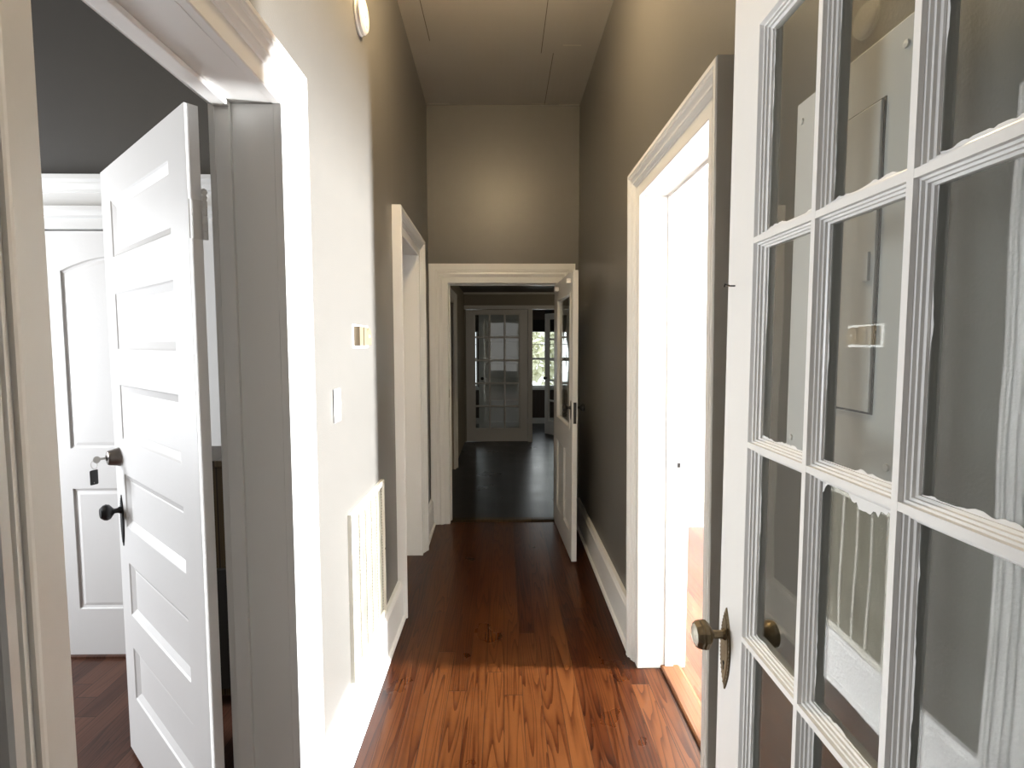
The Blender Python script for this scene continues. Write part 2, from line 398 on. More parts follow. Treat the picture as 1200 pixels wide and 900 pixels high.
def knob(parent, f, s, z, m, r=0.030, proj=0.062, side=-1, T=0.0, seg=24, name='knob', facets=False, face=None):
    """lathe along the door normal; side -1: out of the front face, +1: out of the back face"""
    o = Vector(f(s, 0 if side < 0 else T, z)); a = (Vector(f(s, side * 1.0, z)) - Vector(f(s, 0, z)))
    if facets:
        prof = [(0.012, 0), (0.012, 0.006), (0.0085, 0.010), (0.0085, 0.028), (0.013, 0.031), (0.022, 0.036), (r, 0.043), (r * 1.03, 0.049), (r * 0.96, 0.052), (r * 0.98, 0.056), (r * 0.80, proj + 0.002)]
    else:
        prof = [(0.014, 0), (0.013, 0.008), (0.009, 0.014), (0.009, 0.024), (0.016, 0.030), (r * 0.9, 0.038), (r, 0.047), (r * 0.92, 0.056), (r * 0.6, proj), (0.0, proj + 0.002)]
    kb = MB().lathe(prof, o, a, seg).build(name, m, parent, smooth=not facets)
    if facets and face:
        MB().lathe([(r * 0.74, 0), (r * 0.74, 0.002), (r * 0.55, 0.004), (r * 0.5, 0.003), (r * 0.3, 0.005), (0, 0.0055)], o + a.normalized() * (proj + 0.001), a, seg).build('knob_face', face, kb)
    return kb

def vesica(w, h, n=20, p=1.0):
    pts = []
    for i in range(n + 1):
        t = -1 + 2 * i / n; pts.append((w * 0.5 * (1 - abs(t) ** 2.2) ** p, t * h * 0.5))
    for i in range(n - 1, 0, -1):
        t = -1 + 2 * i / n; pts.append((-w * 0.5 * (1 - abs(t) ** 2.2) ** p, t * h * 0.5))
    return pts

def escutcheon(parent, f, s, z, m, w=0.044, h=0.17, side=-1, T=0.0, keyhole=True):
    t0 = 0.0 if side < 0 else T
    o = vesica(w, h)
    b = MB().prism(o, lambda a, c: f(s + a, t0, z + c), lambda a, c: f(s + a * 0.93, t0 + side * 0.003, z + c * 0.985))
    b.prism(vesica(w * 0.74, h * 0.86), lambda a, c: f(s + a, t0 + side * 0.003, z + c), lambda a, c: f(s + a * 0.9, t0 + side * 0.0045, z + c * 0.97))
    for i in range(0, len(o), 1):
        a, c = o[i]
        if abs(c) > h * 0.485: continue
        b.lathe([(0.0018, 0), (0.0014, 0.0012), (0, 0.0016)], f(s + a * 0.86, t0 + side * 0.003, z + c * 0.93), Vector(f(0, side, 0)) - Vector(f(0, 0, 0)), 6)
    e = b.build('escutcheon', m, parent)
    if keyhole:
        kh = MB().lathe([(0.004, 0), (0.004, 0.0006)], f(s, t0 + side * 0.0046, z - h * 0.17), Vector(f(0, side, 0)) - Vector(f(0, 0, 0)), 12)
        kz = z - h * 0.17
        kh.prism([(-0.0017, -0.014), (0.0017, -0.014), (0.0014, 0), (-0.0014, 0)], lambda a, c: f(s + a, t0 + side * 0.0046, kz + c), lambda a, c: f(s + a, t0 + side * 0.0052, kz + c))
        kh.build('keyhole', DARK, e)
    return e

def hinge(parent, f, z, T, s=0.0, m=STEEL, off=0.006):
    b = MB()
    for i in range(5):
        z0 = z - 0.05 + i * 0.02
        b.lathe([(0.0065, 0.0), (0.0065, 0.0188)], f(s - off, T + 0.004, z0), (0, 0, 1), 12)
    b.lathe([(0.003, 0), (0.006, 0.004), (0.007, 0.010), (0.004, 0.014), (0.008, 0.02), (0.006, 0.028), (0, 0.031)], f(s - off, T + 0.004, z + 0.05), (0, 0, 1), 12)
    b.prism([(0, z - 0.05), (0, z + 0.05), (0.03, z + 0.05), (0.03, z - 0.05)], lambda t, zz: f(s - 0.0015, T - t, zz), lambda t, zz: f(s + 0.0002, T - t, zz))
    return b.build('hinge', m, parent, smooth=False)

def french_door(name, loc, rz, sg, W, H, T, glass, cols, rows, m, label, muntin=0.030, group=None):
    root = empty(name, loc, rz); f = L(sg); tag(root, label, 'door', group)
    s0, s1, z0, z1 = glass
    b = MB(); slab_frame(b, f, W, H, T, [glass], 0.010)
    b.build('frame', m, root, 0.0015)
    # sticking: stepped moulding round the glazed opening, on both faces
    mo = MB()
    for d in (0, 1):
        pr = [(0.0, 0.0005), (0.003, 0.006), (0.006, 0.0065), (0.0065, 0.010), (0.010, 0.0108), (0.0105, 0.0145), (0.0155, 0.016), (0.0155, T / 2)]
        mo.ring(glass, [(u, t if d == 0 else T - t) for u, t in pr], f)
    mo.build('glazing_moulding', m, root)
    prof = [(0.0052, 0.0), (0.0056, 0.006), (0.0085, 0.0066), (0.009, 0.0105), (0.012, 0.011), (0.0125, 0.0145), (0.0155, 0.016), (0.0155, T / 2)]
    half = prof + [(u, T - t) for u, t in reversed(prof[:-1])]
    out = [(u, t) for u, t in half] + [(-u, t) for u, t in reversed(half)]
    pw, ph = (s1 - s0) / cols, (z1 - z0) / rows
    for i in range(1, cols):
        c = s0 + i * pw
        MB().prism(out, lambda u, t: f(c + u, t, z0), lambda u, t: f(c + u, t, z1)).build('muntin', m, root)
    for j in range(1, rows):
        c = z0 + j * ph
        MB().prism(out, lambda u, t: f(s0, t + 0.0002, c + u), lambda u, t: f(s1, t + 0.0002, c + u)).build('muntin', m, root)
    for i in range(cols):
        for j in range(rows):
            a0, a1, c0, c1 = s0 + i * pw, s0 + (i + 1) * pw, z0 + j * ph, z0 + (j + 1) * ph
            e = 0.011
            pts = [(a0 + e, c0 + e), (a1 - e, c0 + e), (a1 - e, c1 - e), (a0 + e, c1 - e)]
            MB().prism(pts, lambda a, c: f(a, T / 2 - 0.0013, c), lambda a, c: f(a, T / 2 + 0.0013, c)).build('pane', GLASS, root)
    return root, f

# --- six-panel door standing open into the left room
A = Vector((-0.8055, 1.437)); Bp = Vector((-1.440, 2.020)); dd = (Bp - A).normalized()
W1 = 0.850; T1 = 0.034
pd = empty('panel_door', (A.x, A.y, 0), math.atan2(dd.y, dd.x)); f1 = L(-1)
tag(pd, 'white six-panel door standing open into the left room, with black knob', 'door')
holes = [(0.136, 0.738, z - 0.192, z) for z in (2.047, 1.729, 1.412, 1.094, 0.769, 0.451)]
b = MB(); slab_frame(b, f1, W1, 2.163, T1, holes, 0.018); b.build('frame', DOORW, pd, 0.0015)
for h in holes: panel_mesh(f1, h, T1).build('panel', DOORW, pd)
for z in (1.875, 0.26): hinge(pd, f1, z, T1)
zk = 0.945; sk = 0.79
escutcheon(pd, f1, sk, zk - 0.03, BLACK, 0.042, 0.19, keyhole=False)
knob(pd, f1, sk, zk + 0.01, BLACK, 0.029, 0.066)
escutcheon(pd, f1, sk, zk - 0.03, BLACK, 0.042, 0.19, side=1, T=T1, keyhole=False)
knob(pd, f1, sk, zk + 0.01, BLACK, 0.029, 0.066, side=1, T=T1)
zl = 1.150
o = Vector(f1(sk, 0, zl)); ax = Vector(f1(0, -1, 0))
lock = MB().lathe([(0.034, 0), (0.034, 0.004), (0.031, 0.010), (0.027, 0.030), (0.024, 0.036), (0.022, 0.037), (0, 0.0375)], o, ax, 28).build('deadbolt', NICKEL, pd, smooth=True)
MB().lathe([(0.010, 0), (0.010, 0.003), (0.0, 0.0035)], o + ax * 0.0375, ax, 16).build('keyway', simple('dark_nickel', (0.12, 0.11, 0.10), 0.4, metal=1.0), lock)
# key left in the lock with a black tag
R1 = Matrix.Translation((A.x, A.y, 0)) @ Matrix.Rotation(math.atan2(dd.y, dd.x), 4, 'Z')
kw = lambda s, t, z: tuple(R1 @ Vector(f1(s, t, z)))
kf = empty('door_key', kw(sk, -0.038, zl)); tag(kf, 'key with black tag hanging from the nickel lock of the six-panel door', 'key')
def atk(s, t, z): return Vector(kw(s, t, z)) - Vector(kw(sk, -0.038, zl))
kb = MB()
kb.prism([(-0.0012, -0.004), (0.0012, -0.004), (0.0012, 0.004), (-0.0012, 0.004)], lambda a, c: atk(sk + a, -0.041, zl + c), lambda a, c: atk(sk + a, -0.058, zl + c))
bow = [(0.011 * math.cos(2 * PI * i / 18), 0.0125 * math.sin(2 * PI * i / 18)) for i in range(18)]
kb.prism(bow, lambda a, c: atk(sk - 0.0012, -0.067 + a, zl - 0.001 + c), lambda a, c: atk(sk + 0.0012, -0.067 + a, zl - 0.001 + c))
kb.build('key', simple('key_steel', (0.55, 0.53, 0.50), 0.35, metal=0.9), kf)
rg = [atk(sk + 0.004 * math.sin(2 * PI * i / 20), -0.071 + 0.009 * math.cos(2 * PI * i / 20) - 0.004, zl - 0.018 + 0.014 * math.sin(2 * PI * i / 20)) for i in range(21)]
MB().tube(rg, 0.0011, 6).build('key_ring', simple('ring_steel', (0.6, 0.58, 0.55), 0.3, metal=0.9), kf)
tg = []
for (sx, sz) in ((1, 1), (-1, 1), (-1, -1), (1, -1)):
    for i in range(4):
        an = {(1, 1): 0, (-1, 1): PI / 2, (-1, -1): PI, (1, -1): 3 * PI / 2}[(sx, sz)] + i * PI / 6
        tg.append((sx * 0.009 + 0.004 * math.cos(an), sz * 0.022 + 0.004 * math.sin(an)))
MB().prism(tg, lambda a, c: atk(sk - 0.003 + 0.5 * a, -0.078 + a, zl - 0.062 + c), lambda a, c: atk(sk + 0.003 + 0.5 * a, -0.076 + a, zl - 0.062 + c)).build('tag', BLACKPL, kf, 0.001)
MB().lathe([(0.0022, 0), (0.0022, 0.0008)], atk(sk - 0.0036, -0.079, zl - 0.080), ax, 10).build('rivet', PLASTIC, kf)

# --- fifteen-light glazed door folded back along the right side, close to the camera
gd, fg = french_door('glazed_door', (0.450, 0.312, 0), PI / 2, -1, 0.785, 2.235, 0.042, (0.110, 0.678, 0.252, 2.108), 3, 5, TRIM2,
                     'white fifteen-pane glazed door close up on the right, with brass knob')
escutcheon(gd, fg, 0.747, 0.936, BRASS, 0.046, 0.172); knob(gd, fg, 0.747, 0.966, BRASS, 0.029, 0.062, facets=True, seg=10, face=PORCE)
escutcheon(gd, fg, 0.747, 0.936, BRASS, 0.046, 0.172, side=1, T=0.042); knob(gd, fg, 0.747, 0.966, BRASS, 0.027, 0.060, side=1, T=0.042)
for z in (2.0, 1.12, 0.25): hinge(gd, fg, z, 0.042)
MB().tube([fg(0.752, 0.002, 1.664), fg(0.752, -0.010, 1.664), fg(0.751, -0.020, 1.667), fg(0.749, -0.022, 1.662)], 0.0016, 6).build('nail', BLACK, gd)
sm = MB(); r5 = random.Random(11)
pw_, ph_ = (0.678 - 0.110) / 3, (2.108 - 0.252) / 5
for i in range(3):
    for j in range(5):
        a0, a1, c0, c1 = 0.110 + i * pw_, 0.110 + (i + 1) * pw_, 0.252 + j * ph_, 0.252 + (j + 1) * ph_
        for (side, amp) in (('b', 0.0045), ('e', 0.0035)) + ((('t', 0.016),) if (i, j) == (1, 2) else ()):
            n = 34; hgt = []; v = 0.0
            for k in range(n + 1):
                v = max(0.0, min(1.0, v + r5.uniform(-0.38, 0.38))); hgt.append(0.0012 + amp * v * v)
            for k in range(n):
                q0, q1 = k / n, (k + 1) / n; t = 0.021 - 0.0016; u0, u1 = hgt[k], hgt[k + 1]
                if side == 'b': P = [(a0 + .015 + q0 * (pw_ - .03), c0 + .0145), (a0 + .015 + q1 * (pw_ - .03), c0 + .0145), (a0 + .015 + q1 * (pw_ - .03), c0 + .0155 + u1), (a0 + .015 + q0 * (pw_ - .03), c0 + .0155 + u0)]
                elif side == 't': P = [(a0 + .015 + q0 * (pw_ - .03), c1 - .0145), (a0 + .015 + q1 * (pw_ - .03), c1 - .0145), (a0 + .015 + q1 * (pw_ - .03), c1 - .0155 - u1), (a0 + .015 + q0 * (pw_ - .03), c1 - .0155 - u0)]
                else: P = [(a1 - .0145, c0 + .015 + q0 * (ph_ - .03)), (a1 - .0145, c0 + .015 + q1 * (ph_ - .03)), (a1 - .0155 - u1, c0 + .015 + q1 * (ph_ - .03)), (a1 - .0155 - u0, c0 + .015 + q0 * (ph_ - .03))]
                sm.poly([fg(a, t, c) for a, c in P], [(0, 1, 2, 3)])
sm.build('paint_smear', TRIM2, gd)
MB().box(0.772, 0.7862, -0.030, -0.012, 0.90, 1.03).build('latch_plate', BRASS, gd)

# --- half-glazed door standing open at the end of the hall
dh = Vector((0.4445, 4.632)); df = Vector((0.480, 3.778)); d3 = (df - dh).normalized(); W2 = (df - dh).length
hd = empty('half_glazed_door', (dh.x, dh.y, 0), math.atan2(d3.y, d3.x)); f2 = L(1); T2 = 0.037
tag(hd, 'white half-glazed door open at the hall end, beside the dark right wall', 'door')
H2 = 2.062
gl2 = (0.105, W2 - 0.105, 0.945, 1.925)
lows = [(0.105, 0.385, 0.20, 0.765), (0.470, W2 - 0.105, 0.20, 0.765)]
b = MB(); slab_frame(b, f2, W2, H2, T2, [gl2] + lows, 0.012); b.build('frame', TRIM2, hd, 0.0015)
for h in lows: panel_mesh(f2, h, T2, 0.022, 0.012).build('panel', TRIM2, hd)
mo = MB()
for d in (0, 1):
    pr = [(0.0, 0.0005), (0.004, -0.004), (0.012, -0.004), (0.016, 0.004), (0.020, 0.010), (0.020, T2 / 2)]
    mo.ring(gl2, [(u, t if d == 0 else T2 - t) for u, t in pr], f2)
mo.build('glazing_moulding', TRIM2, hd)
e = 0.012
pts = [(gl2[0] + e, gl2[2] + e), (gl2[1] - e, gl2[2] + e), (gl2[1] - e, gl2[3] - e), (gl2[0] + e, gl2[3] - e)]
MB().prism(pts, lambda a, c: f2(a, T2 / 2 - 0.0015, c), lambda a, c: f2(a, T2 / 2 + 0.0015, c)).build('pane', GLASS, hd)
for s in (0.13, W2 - 0.125):
    MB().box(s - 0.028, s + 0.028, -0.030, 0.0, 1.985, 2.018).build('blind_bracket', PLASTIC, hd, 0.003)
for sd in (-1, 1):
    escutcheon(hd, f2, W2 - 0.055, 1.09, BLACK, 0.040, 0.14, side=sd, T=T2, keyhole=False)
    knob(hd, f2, W2 - 0.055, 1.108, BLACK, 0.028, 0.060, side=sd, T=T2)
MB().box(W2 - 0.0005, W2 + 0.0012, 0.008, 0.029, 1.00, 1.15).build('latch_plate', BLACK, hd)
for z in (1.85, 0.25): hinge(hd, f2, z, T2)

# --- arched-panel closet door at the back of the left room
YC = 2.669
cd = empty('closet_door', (-2.215, YC - 0.012, 0), 0); fc = L(1); Tc = 0.035
tag(cd, 'white arched two-panel closet door behind the open six-panel door', 'door')
Wc, Hc2 = 0.762, 2.090
def arch(s0, s1, z0, zs, rise, inset=0.0, n=16):
    s0 += inset; s1 -= inset; z0 += inset; zs -= inset
    pts = [(s0, z0), (s1, z0)]
    for i in range(n + 1):
        t = i / n; pts.append((s1 + (s0 - s1) * t, zs + rise * math.sin(PI * t) ** 0.9 * (1.0)))
    return pts
def arched_panel(b, f, s0, s1, z0, zs, rise):
    rings = [(0.0, 0.0), (0.005, 0.006), (0.014, 0.0085), (0.030, 0.0045)]
    O = [arch(s0, s1, z0, zs, rise, u) for u, t in rings]; n = len(O[0]); P = []
    for (u, t), o in zip(rings, O): P += [f(a, t, c) for a, c in o]
    F = []
    for i in range(len(rings) - 1):
        for k in range(n): F.append((i * n + k, i * n + (k + 1) % n, (i + 1) * n + (k + 1) % n, (i + 1) * n + k))
    F.append(tuple((len(rings) - 1) * n + k for k in range(n)))
    b.poly(P, F)
up = (0.112, Wc - 0.112, 1.050, 1.905); lo = (0.112, Wc - 0.112, 0.247, 0.853)
b = MB()
slab_frame(b, fc, Wc, Hc2, Tc, [lo, (up[0], up[1], up[2], Hc2 - 0.02)], 0.012)
ar = arch(up[0], up[1], up[2], up[3], 0.070)[2:]
b.prism([(up[0], Hc2 - 0.02), (up[1], Hc2 - 0.02)] + ar, lambda a, c: fc(a, 0, c), lambda a, c: fc(a, Tc, c))
b.build('frame', DOORW, cd)
b = MB(); arched_panel(b, fc, *up, 0.070); b.build('panel', DOORW, cd)
b = MB(); arched_panel(b, fc, *lo, 0.0); b.build('panel', DOORW, cd)

# ---------------------------------------------------------------- things on the hall walls
# return-air grille
gr = empty('return_air_grille', (XL, 2.35, 0.226)); tag(gr, 'large cream return-air grille set low in the lit left wall', 'vent')
gy0, gy1, gz0, gz1 = -0.285, 0.285, 0.0, 0.672
b = MB().ring((gy0, gy1, gz0, gz1), [(0, 0.0), (0.0, 0.016), (0.004, 0.019), (0.020, 0.019), (0.024, 0.013), (0.028, 0.013), (0.030, 0.004), (0.030, 0.0)], lambda a, t, z: (t, a, z))
b.build('frame', GRILLE, gr)
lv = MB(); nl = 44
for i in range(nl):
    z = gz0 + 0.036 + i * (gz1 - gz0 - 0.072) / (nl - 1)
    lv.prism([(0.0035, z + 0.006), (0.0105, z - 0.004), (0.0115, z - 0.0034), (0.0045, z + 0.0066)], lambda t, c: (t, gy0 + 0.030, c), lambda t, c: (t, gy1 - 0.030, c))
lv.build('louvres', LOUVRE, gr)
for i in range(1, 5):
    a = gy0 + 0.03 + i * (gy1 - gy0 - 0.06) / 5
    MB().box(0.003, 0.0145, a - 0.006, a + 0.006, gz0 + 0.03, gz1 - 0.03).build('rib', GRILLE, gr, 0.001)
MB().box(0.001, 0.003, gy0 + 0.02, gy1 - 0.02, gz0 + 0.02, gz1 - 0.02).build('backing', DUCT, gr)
for a, z in ((gy0 + 0.012, 0.33), (gy1 - 0.012, 0.33)):
    MB().lathe([(0.005, 0), (0.004, 0.002), (0, 0.0025)], (0.019, a, z), (1, 0, 0), 12).build('screw', BRASS, gr)

# light switch
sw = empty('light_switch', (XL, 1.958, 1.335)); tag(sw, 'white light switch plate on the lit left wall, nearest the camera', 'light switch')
MB().prism([(-0.036, -0.0605), (0.036, -0.0605), (0.036, 0.0605), (-0.036, 0.0605)], lambda a, c: (0.003, a, c), lambda a, c: (0.007, a * 0.93, c * 0.96)).build('plate', PLASTIC, sw, 0.001)
MB().box(0, 0.0032, -0.0352, 0.034, -0.059, 0.059).build('edge_shade', DARK, sw)  # dark box under the plate, paints the shade along its near edge
MB().box(0.0065, 0.0082, -0.006, 0.006, -0.0125, 0.0125).build('toggle_slot', PLASTIC, sw)
MB().prism([(0.006, -0.004), (0.018, 0.006), (0.018, 0.011), (0.006, 0.006)], lambda t, c: (t, -0.0035, c), lambda t, c: (t, 0.0035, c)).build('toggle', PLASTIC, sw)
for z in (-0.03, 0.03): MB().lathe([(0.0032, 0), (0.0025, 0.0012), (0, 0.0014)], (0.0068, 0, z), (1, 0, 0), 10).build('screw', STEEL, sw)

# thermostat: white plate carrying a split tan cover and a rounded cap
th = empty('thermostat', (XL - 0.003, 2.30, 1.588)); tag(th, 'small tan thermostat on the lit left wall, above the light switch', 'thermostat')
MB().box(0, 0.005, -0.11, 0.135, -0.050, 0.046).build('backplate', PLASTIC, th, 0.0015)
for a0, a1 in ((-0.095, -0.040), (-0.026, 0.025)):
    MB().box(0.005, 0.030, a0, a1, -0.040, 0.038).build('cover', TAN, th, 0.002)
MB().box(0.005, 0.022, -0.040, -0.026, -0.038, 0.036).build('slot', simple('dark_brown_plastic', (0.05, 0.025, 0.012), 0.5), th)
hp = [(0.048, -0.038), (0.115, -0.038)] + [(0.0815 + 0.0335 * math.cos(t * PI / 10), 0.006 + 0.030 * math.sin(t * PI / 10)) for t in range(11)]
cp = MB().prism(hp, lambda a, c: (0.005, a, c), lambda a, c: (0.024, a, c)).build('cap', TAN, th, 0.002)
MB().lathe([(0.006, 0), (0.005, 0.002), (0, 0.003)], (0.024, 0.082, 0.0), (1, 0, 0), 12).build('button', PLASTIC, cp)

# smoke detector
sd = empty('smoke_detector', (XL, 2.38, 2.915)); tag(sd, 'round white smoke detector high on the lit left wall', 'smoke detector')
MB().lathe([(0.074, 0), (0.076, 0.006), (0.074, 0.010)], (0, 0, 0), (1, 0, 0), 40).build('base', PLASTIC, sd, smooth=True)
MB().lathe([(0.070, 0.010), (0.070, 0.022), (0.062, 0.031), (0.050, 0.034), (0.0, 0.036)], (0, 0, 0), (1, 0, 0), 40).build('cover', PLASTIC, sd, smooth=True)
for a, z in ((-0.012, -0.012), (0.006, -0.044), (0.02, 0.02), (-0.025, 0.03)):
    MB().lathe([(0.006, 0), (0.006, 0.0015), (0, 0.0018)], (0.0345, a, z), (1, 0, 0), 12).build('vent_hole', STEEL, sd)

# electrical panel in the right wall, seen through the glazed door
ep = empty('electrical_panel', (XR, 1.040, 1.31)); tag(ep, 'grey painted electrical panel cover on the right wall behind the glazed door', 'electrical panel')
MB().box(-0.010, 0.0, -0.172, 0.175, 0.0, 0.757).build('cover_plate', PANELGREY, ep, 0.002)
MB().box(-0.0165, -0.011, -0.105, 0.045, 0.122, 0.650).build('door', PANELGREY, ep, 0.0015)
MB().box(-0.0112, -0.0098, -0.109, 0.049, 0.118, 0.654).build('door_gap', DARK, ep)
MB().box(-0.0215, -0.0165, -0.095, -0.080, 0.35, 0.40).build('latch', PANELGREY, ep, 0.001)
for y in (-0.150, 0.153):
    for z in (0.035, 0.715):
        MB().lathe([(0.007, 0), (0.006, 0.003), (0, 0.004)], (-0.010, y, z), (-1, 0, 0), 12).build('screw', STEEL, ep)

# ---------------------------------------------------------------- left room
LX0, LY0, LH = -3.6, -0.7, 3.45
struct(MB().box(LX0, XL - TW + 0.21, LY0, YC + 0.2, -0.08, -0.0015).build('floor_left_room', PINEB))
struct(MB().box(LX0 - 0.1, XL - 0.1, LY0, YC + 0.2, LH, LH + 0.1).build('ceiling_left_room', DARKWALL))
b = MB(); xo0, xo1 = -2.225, -1.443
b.box(LX0, xo0 - g, YC, YC + 0.15, 0, LH).box(xo1 + g, XL - 0.1, YC, YC + 0.15, 0, LH).box(xo0 - g, xo1 + g, YC, YC + 0.15, 2.10 + g, LH)
struct(b.build('wall_left_room_back', DARKWALL))
struct(MB().box(xo0 - 0.1, xo1 + 0.1, YC + 0.15, YC + 0.2, 0, 2.2).build('wall_closet_back', DARKWALL))
WY = (1.15, 2.15, 0.75, 2.35)
b = MB(); b.box(LX0 - 0.15, LX0, LY0, WY[0], 0, LH).box(LX0 - 0.15, LX0, WY[1], YC + 0.2, 0, LH).box(LX0 - 0.15, LX0, WY[0], WY[1], 0, WY[2]).box(LX0 - 0.15, LX0, WY[0], WY[1], WY[3], LH)
struct(b.build('wall_left_room_left', DARKWALL))
struct(MB().box(LX0 - 0.15, XL - 0.1, LY0 - 0.1, LY0, 0, LH).build('wall_left_room_front', DARKWALL))
def window_x(name, x, r, nx=2, nz=2, d=0.05):
    y0, y1, z0, z1 = r; b = MB(); k = 0.045
    b.ring(r, [(0, -d / 2), (k, -d / 2), (k, d / 2), (0, d / 2), (0, -d / 2)], lambda a, t, z: (x + t, a, z))
    b.box(x - 0.018, x + 0.018, y0 + k, y1 - k, (z0 + z1) / 2 - 0.02, (z0 + z1) / 2 + 0.02)
    w = struct(b.build(name, TRIM))
    MB().casing(y0, y1, z1, cas_prof(0.11), lambda a, v, z: (x + (0.075 + v) * (1 if x < 0 else -1), a, z), z0 - 0.06).build('casing', TRIM, w)
    MB().box(min(x, x + 0.14 * (1 if x < 0 else -1)), max(x, x + 0.14 * (1 if x < 0 else -1)), y0 - 0.12, y1 + 0.12, z0 - 0.035, z0).build('sill', TRIM, w)
    return w
window_x('window_1', LX0 - 0.075, WY)
# closet casing with its deep capped header
fcs = lambda a, v, z: (a, YC - v, z)
tc_ = struct(MB().box(xo0 - 0.115, xo0, YC - 0.024, YC, 0, 2.097).build('trim_8', TRIM, bevel=0.002))
MB().box(xo1, xo1 + 0.115, YC - 0.024, YC, 0, 2.097).build('side_casing', TRIM, tc_, 0.002)
hp = [(0.0, 2.097), (0.024, 2.097), (0.024, 2.145), (0.030, 2.149), (0.046, 2.155), (0.050, 2.166), (0.058, 2.176), (0.060, 2.196), (0.028, 2.200), (0.028, 2.262), (0.036, 2.266), (0.038, 2.276), (0.046, 2.290), (0.050, 2.297), (0.052, 2.306), (0.062, 2.318), (0.064, 2.338), (0.0, 2.342)]
MB().prism(hp, lambda v, z: fcs(LX0, v, z), lambda v, z: fcs(XL - TWL + 0.018, v, z)).build('header', TRIM, tc_)
b = MB(); b.box(xo0 - g, xo0, YC, YC + 0.15, 0, 2.097).box(xo1, xo1 + g, YC, YC + 0.15, 0, 2.097).box(xo0 - g, xo1 + g, YC, YC + 0.15, 2.097, 2.12)
b.build('jamb', TRIM, tc_)
struct(MB().box(xo0, xo1, YC - 0.03, YC + 0.10, -0.001, 0.011).build('trim_9', PINEB))
# dark wooden cabinet tucked behind the open door
cb = empty('wooden_cabinet', (-1.19, 2.40, 0)); tag(cb, 'dark brown wooden cabinet glimpsed through the hinge gap of the six-panel door', 'cabinet')
MB().box(-0.19, 0.19, -0.15, 0.16, 0.06, 1.05).build('body', CABWOOD, cb, 0.003)
MB().box(-0.205, 0.205, -0.17, 0.17, 1.05, 1.078).build('top', CABWOOD, cb, 0.004)
MB().box(-0.18, 0.18, -0.168, -0.151, 0.10, 0.62).build('door', simple('near_black_stain', (0.012, 0.009, 0.006), 0.45), cb, 0.003)
for x in (-0.16, 0.16):
    for y in (-0.12, 0.13): MB().box(x - 0.02, x + 0.02, y - 0.02, y + 0.02, 0, 0.06).build('foot', CABWOOD, cb)

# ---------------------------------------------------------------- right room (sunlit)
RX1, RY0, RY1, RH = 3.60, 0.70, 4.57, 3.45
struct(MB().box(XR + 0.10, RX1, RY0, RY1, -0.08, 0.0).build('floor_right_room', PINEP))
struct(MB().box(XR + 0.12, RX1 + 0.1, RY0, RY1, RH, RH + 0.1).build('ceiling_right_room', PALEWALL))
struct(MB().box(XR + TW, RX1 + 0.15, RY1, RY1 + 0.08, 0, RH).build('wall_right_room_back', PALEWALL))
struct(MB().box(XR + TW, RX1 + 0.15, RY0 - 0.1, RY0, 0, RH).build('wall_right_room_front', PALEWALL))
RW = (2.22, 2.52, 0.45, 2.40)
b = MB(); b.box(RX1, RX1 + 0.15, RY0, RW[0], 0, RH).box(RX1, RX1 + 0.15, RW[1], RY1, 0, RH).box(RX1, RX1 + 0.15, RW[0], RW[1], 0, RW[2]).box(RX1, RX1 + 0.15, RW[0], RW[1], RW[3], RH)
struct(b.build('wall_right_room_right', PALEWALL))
window_x('window_2', RX1 + 0.075, RW)
frw = lambda a, v, z: (a, RY1 - v, z)
base('baseboard_right_room', [(XR + TW, RX1)], frw, 0.020, 0.034)

# ---------------------------------------------------------------- far room and sun porch
FY0, FY1, PY1, FH = YE + 0.14, 8.67, 10.75, 2.372
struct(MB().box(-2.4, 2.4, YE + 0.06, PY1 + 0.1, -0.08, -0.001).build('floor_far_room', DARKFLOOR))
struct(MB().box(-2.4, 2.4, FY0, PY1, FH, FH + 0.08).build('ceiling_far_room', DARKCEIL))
# left wall of the far room with a recessed dark doorway
lo0, lo1 = 5.35, 6.75
b = MB(); b.box(-0.72, -0.62, FY0, lo0, 0, FH).box(-0.72, -0.62, lo1, FY1, 0, FH).box(-0.72, -0.62, lo0, lo1, 2.06, FH)
struct(b.build('wall_far_room_left', FARWALL))
struct(MB().casing(lo0, lo1, 2.06, cas_prof(0.12, 0.02, 0.045), lambda a, v, z: (-0.62 + v, a, z)).build('trim_10', TRIM2))
bd = MB().box(-0.70, -0.672, lo0, lo1, 0.01, 2.06)
for i in range(24):
    bd.box(-0.672, -0.655, lo0 + 0.05, lo1 - 0.05, 0.10 + i * 0.08, 0.15 + i * 0.08)
struct(bd.build('door_3', BROWNPANEL, bevel=0.003))
struct(MB().box(2.3, 2.4, FY0, PY1, 0, FH).build('wall_far_room_right', FARWALL))
struct(MB().box(XR + 0.12, 2.4, FY0 - 0.05, FY0, 0, FH).build('wall_far_room_front', FARWALL))
# wall with the wide french doorway
fx0, fx1, fz = -0.596, 1.215, 2.112
b = MB(); b.box(-2.4, fx0, FY1, FY1 + 0.12, 0, FH).box(fx1, 2.4, FY1, FY1 + 0.12, 0, FH).box(fx0, fx1, FY1, FY1 + 0.12, fz, FH)
struct(b.build('wall_far_room_back', FARWALL))
ff = lambda a, v, z: (a, FY1 - v, z)
b = MB().box(fx0 - 0.02, fx1 + 0.1, FY1 - 0.03, FY1, fz, fz + 0.06).box(fx1, fx1 + 0.09, FY1 - 0.02, FY1, 0, fz).box(0.392, 0.462, FY1 - 0.012, FY1 + 0.11, 0, fz)
struct(b.build('trim_11', TRIM2, bevel=0.003))
struct(MB().box(fx0 - 0.02, 2.3, FY1 - 0.06, FY1, 2.345, FH).build('trim_12', TRIM2))
fd, ffd = french_door('french_door', (-0.590, FY1 + 0.01, 0), 0, 1, 0.976, 2.105, 0.04, (0.132, 0.852, 0.207, 2.040), 3, 5, TRIM2,
                      'closed white french door at the far end, in front of a panelled door')
